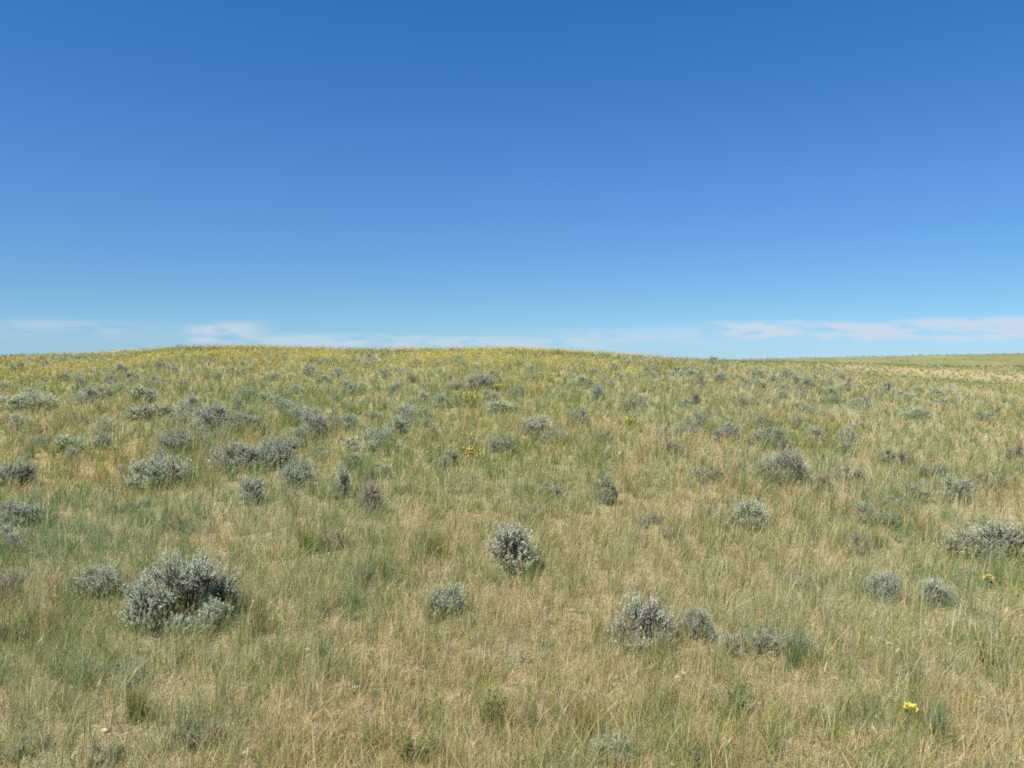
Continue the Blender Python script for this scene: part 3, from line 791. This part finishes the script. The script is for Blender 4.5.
stalk(973, 580, 24, (-.4, 0), PALE, 'pale stalk standing before the wide cut-off sagebrush', 39)
stalk(113, 512, 26, (.04, 0), PALE, 'thin pale stalk beside the small twiggy sagebrush', 40)
stalk(206, 432, 34, (-.1, 0), PALE, 'thin tall pale stalk rising before the steep-sided sagebrush', 41)
stalk(244, 664, 70, (.1, 0), (.50, .42, .22), 'tall straw stalk in the grass near the largest sagebrush', 42)

def stone(u, v, r, label, seed):
    rng = np.random.default_rng(seed)
    x, y, z = spot(u, v); rr = r * y / F
    nu, nv = 10, 7
    V = []
    for i in range(nv):
        ph = math.pi * (i + .5) / nv
        for j in range(nu):
            th = 2 * math.pi * j / nu
            k = rr * rng.uniform(.78, 1.15)
            V.append((math.sin(ph) * math.cos(th) * k * 1.2, math.sin(ph) * math.sin(th) * k * .9, math.cos(ph) * k * .7))
    q = [(i * nu + j, (i + 1) * nu + j, (i + 1) * nu + (j + 1) % nu, i * nu + (j + 1) % nu) for i in range(nv - 1) for j in range(nu)]
    caps = np.array([list(range(nu)), list(range((nv - 1) * nu, nv * nu))[::-1]])
    V = np.array(V)
    o = obj('stone', mesh_np('stone', V, [np.array(q)[:, ::-1], caps[:, ::-1]], np.tile([.46, .42, .37], (len(V), 1)) * rng.uniform(.85, 1.1, (len(V), 1)), M_STONE), None, label, 'stone', 'small pale stones in the grass')
    o.location = (x, y, z + rr * .5)
stone(241, 763, 4.5, 'whitish stone at the bottom edge beside the dark-stemmed sagewort tuft', 1)
stone(99, 738, 3.5, 'cream stone in grass below the flat sagewort mat', 2)
stone(305, 655, 3.2, 'small white stone in bare litter, uphill of the thin blue-green tuft', 3)
stone(354, 694, 3.8, 'pale pinkish stone lying in litter near the bottom, above the fresh green weed', 4)

# ------------------------------------------------------------------ grass
def blade_w(d): return np.maximum(.0021, .00043 * d)
def angle_at(d): return 1.5 / d + .032

def bare(x, y):
    return np.where(fbm(x * 1.7 + 50, y * 1.4 + 20, 3) < .40, .72, 1.0)

def tufted(rng, x, y, per, rad):
    """blades gathered in tufts"""
    n = len(x)
    m = max(1, n // per)
    k = rng.integers(0, m, n)
    cx, cy = x[:m][k], y[:m][k]
    d = np.hypot(cx, cy)
    r = np.abs(rng.normal(0, 1, n)) * rad * (1 + d * .02); a = rng.random(n) * 6.283
    return cx + r * np.cos(a), cy + r * np.sin(a)

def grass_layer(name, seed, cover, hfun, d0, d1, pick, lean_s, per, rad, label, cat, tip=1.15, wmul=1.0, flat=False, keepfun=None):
    rng = np.random.default_rng(seed)
    hm = hfun
    dens = lambda d: cover * (1.0 if flat else np.interp(d, [3, 7, 12], [.92, 1.02, 1.08])) * angle_at(d) / (blade_w(d) * wmul * hm(d))
    x, y = scatter(rng, dens, d0, d1)
    p = rng.permutation(len(x)); x, y = x[p], y[p]
    if per > 1: x, y = tufted(rng, x, y, per, rad)
    keep = clear_of_bushes(x, y, .30) & (rng.random(len(x)) < np.where(np.hypot(x, y) < 16, bare(x, y) * np.interp(np.hypot(x, y), [4, 9], [.85, 1]), 1))
    if keepfun is not None: keep &= rng.random(len(x)) < keepfun(x, y)
    x, y = x[keep], y[keep]; n = len(x); d = np.hypot(x, y)
    z = ground_z(x, y)
    W = tone(x, y) * np.array(pick); W /= W.sum(1)[:, None]
    c = (rng.random(n)[:, None] > np.cumsum(W, 1)).sum(1).clip(0, 4)
    col = PAL[c] * rng.uniform(.72, 1.30, (n, 1)) * (1 + rng.normal(0, .06, (n, 3)))
    hn = .75 + .5 * fbm(x * .7 + 5, y * .5 + 60, 2) + .35 * near_bush(x, y)
    h = hm(d) * rng.uniform(.45, 1.5, n) * hn
    w = blade_w(d) * wmul * rng.uniform(.65, 1.4, n)
    a = rng.random(n) * 6.283
    L = h * np.abs(rng.normal(0, lean_s, n))
    lean = np.stack([np.cos(a) * L + .10 * h, np.sin(a) * L], 1)
    if flat:
        lean = np.stack([np.cos(a), np.sin(a)], 1) * (rng.uniform(.05, .16, n) * (1 + d * .03))[:, None]
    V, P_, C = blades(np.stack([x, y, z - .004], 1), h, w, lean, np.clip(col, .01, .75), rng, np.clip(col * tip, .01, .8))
    obj(name, mesh_np(name, V, P_, C, M_GRASS), label=label, cat=cat, kind='stuff')
    return n
cnt = []
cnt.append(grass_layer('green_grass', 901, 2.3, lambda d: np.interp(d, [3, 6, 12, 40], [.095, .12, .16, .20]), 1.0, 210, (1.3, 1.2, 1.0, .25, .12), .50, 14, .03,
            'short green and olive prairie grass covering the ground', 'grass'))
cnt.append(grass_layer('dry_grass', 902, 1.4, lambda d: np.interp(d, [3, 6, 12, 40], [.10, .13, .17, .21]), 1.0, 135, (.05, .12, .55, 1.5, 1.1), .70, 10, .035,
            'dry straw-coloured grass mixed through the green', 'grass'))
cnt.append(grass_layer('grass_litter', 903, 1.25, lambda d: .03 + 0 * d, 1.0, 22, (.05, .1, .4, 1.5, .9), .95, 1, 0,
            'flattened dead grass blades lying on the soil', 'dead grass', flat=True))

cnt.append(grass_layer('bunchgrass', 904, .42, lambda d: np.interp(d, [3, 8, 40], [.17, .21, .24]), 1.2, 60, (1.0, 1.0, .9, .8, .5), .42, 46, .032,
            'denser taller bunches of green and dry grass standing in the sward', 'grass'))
def sagewort_cover():
    """faint low grey-green sprays that run together with the grass"""
    rng = np.random.default_rng(906)
    x, y = scatter(rng, lambda d: 13 / (1 + (d / 14) ** 1.4), 2, 60)
    n1 = fbm(x * .35 + 31, y * .22 + 77, 3)
    s = x / y
    bias = .10 * np.exp(-((s + .28) / .2) ** 2) * np.exp(-((y - 14) / 8) ** 2) + .06 * np.exp(-((s - .3) / .15) ** 2) * np.exp(-((y - 20) / 12) ** 2) + .22 * near_bush(x, y)
    keep = rng.random(len(x)) < np.clip((n1 + bias - .49) * 6, 0, .9)
    x, y = x[keep], y[keep]; n = len(x); z = ground_z(x, y); d = np.hypot(x, y)
    k = 46
    v = rng.normal(size=(n, k, 3)); v[..., 2] = np.abs(v[..., 2]) * 1.1; v = _unit(v)
    r = rng.uniform(.06, .17, n)
    P = np.stack([x, y, z + .01], 1)[:, None] + v * r[:, None, None] * rng.uniform(.25, 1, (n, k, 1))
    D = _unit(v * .6 + rng.normal(size=v.shape) * .4 + [0, 0, .6])
    ls = np.repeat(np.maximum(.013, .0015 * d), k)
    col = np.repeat(SAGE * np.array([.84, .92, .86]) * np.interp(d, [4, 9], [.8, 1.1])[:, None] * rng.uniform(.6, .9, (n, 1)), k, 0)
    V, P_, C = leaves(P.reshape(-1, 3), D.reshape(-1, 3), ls * rng.uniform(.7, 1.3, n * k), ls * .28, col, rng)
    obj('sagewort_cover', mesh_np('sagewort_cover', V, P_, C, M_PLANT), label='faint low grey-green sagewort sprays running through the grass', cat='sagewort', kind='stuff')
sagewort_cover()
def seed_stalks():
    rng = np.random.default_rng(905)
    x, y = scatter(rng, lambda d: 26 / (1 + d / 9), 1.6, 60)
    keep = rng.random(len(x)) < np.clip(.25 + 1.6 * (fbm(x * .3 + 20, y * .25 + 9) - .35) , .05, 1)
    x, y = x[keep], y[keep]; n = len(x); d = np.hypot(x, y); z = ground_z(x, y)
    h = rng.uniform(.20, .42, n); w = np.maximum(.0016, .0003 * d)
    lean = np.stack([h * rng.normal(.14, .22, n), h * rng.normal(0, .22, n)], 1)
    c = np.where(rng.random((n, 1)) < .62, np.array([[.52, .43, .25]]), np.array([[.40, .30, .12]])) * rng.uniform(.75, 1.2, (n, 1))
    P = np.stack([x, y, z], 1)
    T = P + np.concatenate([lean, h[:, None]], 1)
    st = blades(P, h, w, lean, c, rng)
    k = 3
    D = _unit(np.repeat(np.concatenate([lean * 1.3, h[:, None] * .8], 1), k, 0) + rng.normal(0, .05, (n * k, 3)))
    ll = np.repeat(rng.uniform(.035, .07, n), k)
    hd = leaves(np.repeat(T, k, 0) - D * (ll * .8)[:, None], D, ll, np.maximum(.004, .0006 * np.repeat(d, k)), np.repeat(c, k, 0), rng)
    obj('seeding_grass', mesh_np('seeding_grass', *merge([st, hd]), M_GRASS), label='taller pale grass stalks with narrow seed heads over the sward', cat='grass', kind='stuff')
seed_stalks()

def small_forbs():
    rng = np.random.default_rng(907)
    x, y = scatter(rng, lambda d: 34 / (1 + (d / 7) ** 2), 1.4, 22)
    keep = fbm(x * .7 + 11, y * .7 + 2) > .45
    x, y = x[keep], y[keep]; n = len(x); z = ground_z(x, y)
    k = 34
    rad = rng.uniform(.02, .07, n)
    v = rng.normal(size=(n, k, 3)); v[..., 2] = np.abs(v[..., 2]) * .8; v = _unit(v)
    P = np.stack([x, y, z], 1)[:, None] + v * rad[:, None, None] * rng.uniform(.2, 1, (n, k, 1))
    D = _unit(v + rng.normal(size=v.shape) * .5 + [0, 0, .3])
    kinds = np.array([[.22, .27, .20], [.13, .19, .05], [.17, .20, .055]])[rng.integers(0, 3, n)]
    V, P_, C = leaves(P.reshape(-1, 3), D.reshape(-1, 3), rng.uniform(.012, .026, n * k), rng.uniform(.004, .008, n * k), np.repeat(kinds * rng.uniform(.8, 1.2, (n, 1)), k, 0), rng)
    obj('small_weeds', mesh_np('small_weeds', V, P_, C, M_PLANT), label='tiny grey-green and green leafy weeds low between the grass', cat='weeds', kind='stuff')
small_forbs()

def twig_litter():
    rng = np.random.default_rng(909)
    x, y = scatter(rng, lambda d: 26 / (1 + (d / 5) ** 2), 1.4, 12)
    n = len(x); z = ground_z(x, y); a = rng.random(n) * 6.283; l = rng.uniform(.03, .13, n)
    A = np.stack([x, y, z + .006], 1); B = A + np.stack([np.cos(a) * l, np.sin(a) * l, rng.uniform(-.002, .03, n)], 1)
    V, P_, C = tubes(A, B, rng.uniform(.0012, .003, n), np.full(n, .001), np.array([[.42, .37, .31]]) * rng.uniform(.5, 1.25, (n, 1)))
    obj('twig_litter', mesh_np('twig_litter', V, P_, C, M_WOOD), label='grey dead twigs lying between the grass', cat='twigs', kind='stuff')
twig_litter()

def hill_flowers():
    rng = np.random.default_rng(908)
    x, y = scatter(rng, lambda d: np.interp(d, [9, 18, 30, 45, 75], [1.4, 10, 18, 12, 5]), 9, 78)
    u = 512 + F * x / y; d = np.hypot(x, y)
    w = np.clip((fbm(x * .28 + 2, y * .12 + 5) - .47) * 6, 0, 1) * (1 - .88 * sstep(560, 700, u)) * (.25 + .75 * sstep(16, 34, d))
    keep = rng.random(len(x)) < w
    x, y, d = x[keep], y[keep], d[keep]; n = len(x); z = ground_z(x, y)
    k = 9
    P = np.stack([x, y, z], 1)[:, None] + np.stack([rng.normal(0, .10, (n, k)), rng.normal(0, .10, (n, k)), rng.uniform(.12, .34, (n, k))], 2)
    s = np.repeat(np.maximum(.016, .00075 * d), k) * rng.uniform(.6, 1.3, n * k)
    V, P_, C = leaves(P.reshape(-1, 3), _unit(rng.normal(size=(n * k, 3)) + [0, 0, .4]), s, s * .9, np.array([[.50, .43, .09]]) * rng.uniform(.7, 1.15, (n * k, 1)), rng)
    obj('yellow_wildflowers', mesh_np('yellow_wildflowers', V, P_, C, M_FLOWER), label='haze of small yellow wildflowers over the upper hill', cat='wildflowers', kind='stuff')
hill_flowers()
print('BLADES', cnt)

# ------------------------------------------------------------------ sky, sun, camera
SUN_EL, SUN_AZ = 57.0, -132.0
world = bpy.data.worlds.new('World'); scene.world = world; world.use_nodes = True
nt = world.node_tree; N = nt.nodes.new; K = nt.links.new
bg = nt.nodes['Background']; bg.inputs[1].default_value = .0695
sky = N('ShaderNodeTexSky'); sky.sky_type = 'NISHITA'; sky.sun_disc = False
sky.sun_elevation = R(SUN_EL); sky.sun_rotation = R(SUN_AZ)
sky.altitude = 1500; sky.air_density = 1.0; sky.dust_density = .25; sky.ozone_density = 2.0
hs = N('ShaderNodeHueSaturation'); hs.inputs['Saturation'].default_value = 1.15; hs.inputs['Value'].default_value = 1.0
K(sky.outputs[0], hs.inputs['Color'])
hs.inputs['Saturation'].default_value = 1.0
def M(op, a, b=None, c=None):
    n = N('ShaderNodeMath'); n.operation = op
    for i, v in enumerate((a, b, c)):
        if v is None: continue
        if isinstance(v, (int, float)): n.inputs[i].default_value = v
        else: K(v, n.inputs[i])
    return n.outputs[0]
def SS(x, a, b):
    n = N('ShaderNodeMapRange'); n.interpolation_type = 'SMOOTHSTEP'
    K(x, n.inputs[0]); n.inputs[1].default_value = a; n.inputs[2].default_value = b
    return n.outputs[0]
tc = N('ShaderNodeTexCoord'); sx = N('ShaderNodeSeparateXYZ'); K(tc.outputs['Generated'], sx.inputs[0])
rad = M('SQRT', M('ADD', M('MULTIPLY', sx.outputs[0], sx.outputs[0]), M('MULTIPLY', sx.outputs[1], sx.outputs[1])))
el = M('DIVIDE', sx.outputs[2], M('MAXIMUM', rad, .01))          # tangent of elevation
azm = M('ARCTAN2', sx.outputs[0], sx.outputs[1])                 # bearing
def cloud_noise(sa, se, seed, detail=5):
    v = N('ShaderNodeCombineXYZ'); K(M('MULTIPLY', azm, sa), v.inputs[0]); K(M('MULTIPLY', el, se), v.inputs[1]); v.inputs[2].default_value = seed
    n = N('ShaderNodeTexNoise'); n.inputs['Scale'].default_value = 1; n.inputs['Detail'].default_value = detail; n.inputs['Roughness'].default_value = .55
    K(v.outputs[0], n.inputs['Vector']); return n.outputs['Fac']
wob = M('MULTIPLY', M('SUBTRACT', cloud_noise(9, 14, 3.0), .5), .022)
ew = M('ADD', el, wob)
# the camera's deep blue: one tint for the whole sky, a little less red towards the zenith
tr = N('ShaderNodeValToRGB'); K(el, tr.inputs[0]); e_ = tr.color_ramp.elements
e_[0].position = 0; e_[0].color = (.355, .555, .862, 1); e_[1].position = .50; e_[1].color = (.19, .66, 1.0, 1)
_e = e_.new(.07); _e.color = (.347, .565, .752, 1)
_e = e_.new(.2); _e.color = (.362, .622, .897, 1)
tm = N('ShaderNodeMix'); tm.data_type = 'RGBA'; tm.blend_type = 'MULTIPLY'; tm.inputs[0].default_value = 1
K(hs.outputs[0], tm.inputs[6]); K(tr.outputs[0], tm.inputs[7])
nz = cloud_noise(24, 105, 1.3, 8)
def patch(a0, a1, fa, e0, e1, fe_lo, fe_hi, amp):
    m = M('MULTIPLY', SS(azm, a0 - fa, a0 + fa), M('SUBTRACT', 1.0, SS(azm, a1 - fa, a1 + fa)))
    e = M('MULTIPLY', SS(ew, e0 - fe_lo, e0 + fe_lo), M('SUBTRACT', 1.0, SS(ew, e1 - fe_hi, e1 + fe_hi)))
    return M('MULTIPLY', M('MULTIPLY', m, e), amp)
cl = patch(.25, 1.3, .03, .0215, .0445, .004, .004, 1.0)
cl = M('MAXIMUM', cl, patch(.05, .28, .05, .018, .035, .006, .008, .55))
cl = M('MAXIMUM', cl, patch(-.34, .12, .06, .010, .026, .005, .005, .75))
cl = M('MAXIMUM', cl, patch(-.385, -.305, .025, .018, .042, .006, .006, .85))
cl = M('MAXIMUM', cl, patch(-.56, -.44, .03, .030, .042, .005, .005, .5))
cl = M('MAXIMUM', cl, patch(-.62, -.34, .06, .022, .042, .01, .008, .22))
cl = M('MULTIPLY', cl, SS(nz, .33, .57))
fac = M('MULTIPLY', cl, .76)
# thin pale veil just over the skyline
mx = N('ShaderNodeMix'); mx.data_type = 'RGBA'; K(fac, mx.inputs[0]); K(tm.outputs[2], mx.inputs[6]); mx.inputs[7].default_value = (4.5, 4.95, 5.6, 1)
K(mx.outputs[2], bg.inputs[0])
CLOUD = mx.inputs[7]

sd = bpy.data.lights.new('sun', 'SUN'); sd.energy = 4.8; sd.angle = R(.53); sd.color = (1, .955, .88)
so = bpy.data.objects.new('sun', sd); LINK(so)
d = Vector((math.sin(R(SUN_AZ)) * math.cos(R(SUN_EL)), math.cos(R(SUN_AZ)) * math.cos(R(SUN_EL)), math.sin(R(SUN_EL))))
so.rotation_euler = d.to_track_quat('Z', 'Y').to_euler(); so.location = d * 60

cam = bpy.data.cameras.new('camera'); cam.sensor_width = 36; cam.lens = F / 1024 * 36; cam.clip_start = .05; cam.clip_end = 20000
co = bpy.data.objects.new('camera', cam); LINK(co)
co.location = (0, 0, EYE); co.rotation_euler = (R(90) - PITCH, 0, 0)
scene.camera = co
vs = scene.view_settings; vs.view_transform = 'Standard'; vs.look = 'None'; vs.exposure = 1.04; vs.gamma = 1
scene.render.engine = 'CYCLES'
cy = scene.cycles
cy.max_bounces = 8; cy.diffuse_bounces = 6; cy.transmission_bounces = 6; cy.transparent_max_bounces = 4
cy.use_denoising = False; cy.pixel_filter_type = 'BLACKMAN_HARRIS'; cy.filter_width = 1.8
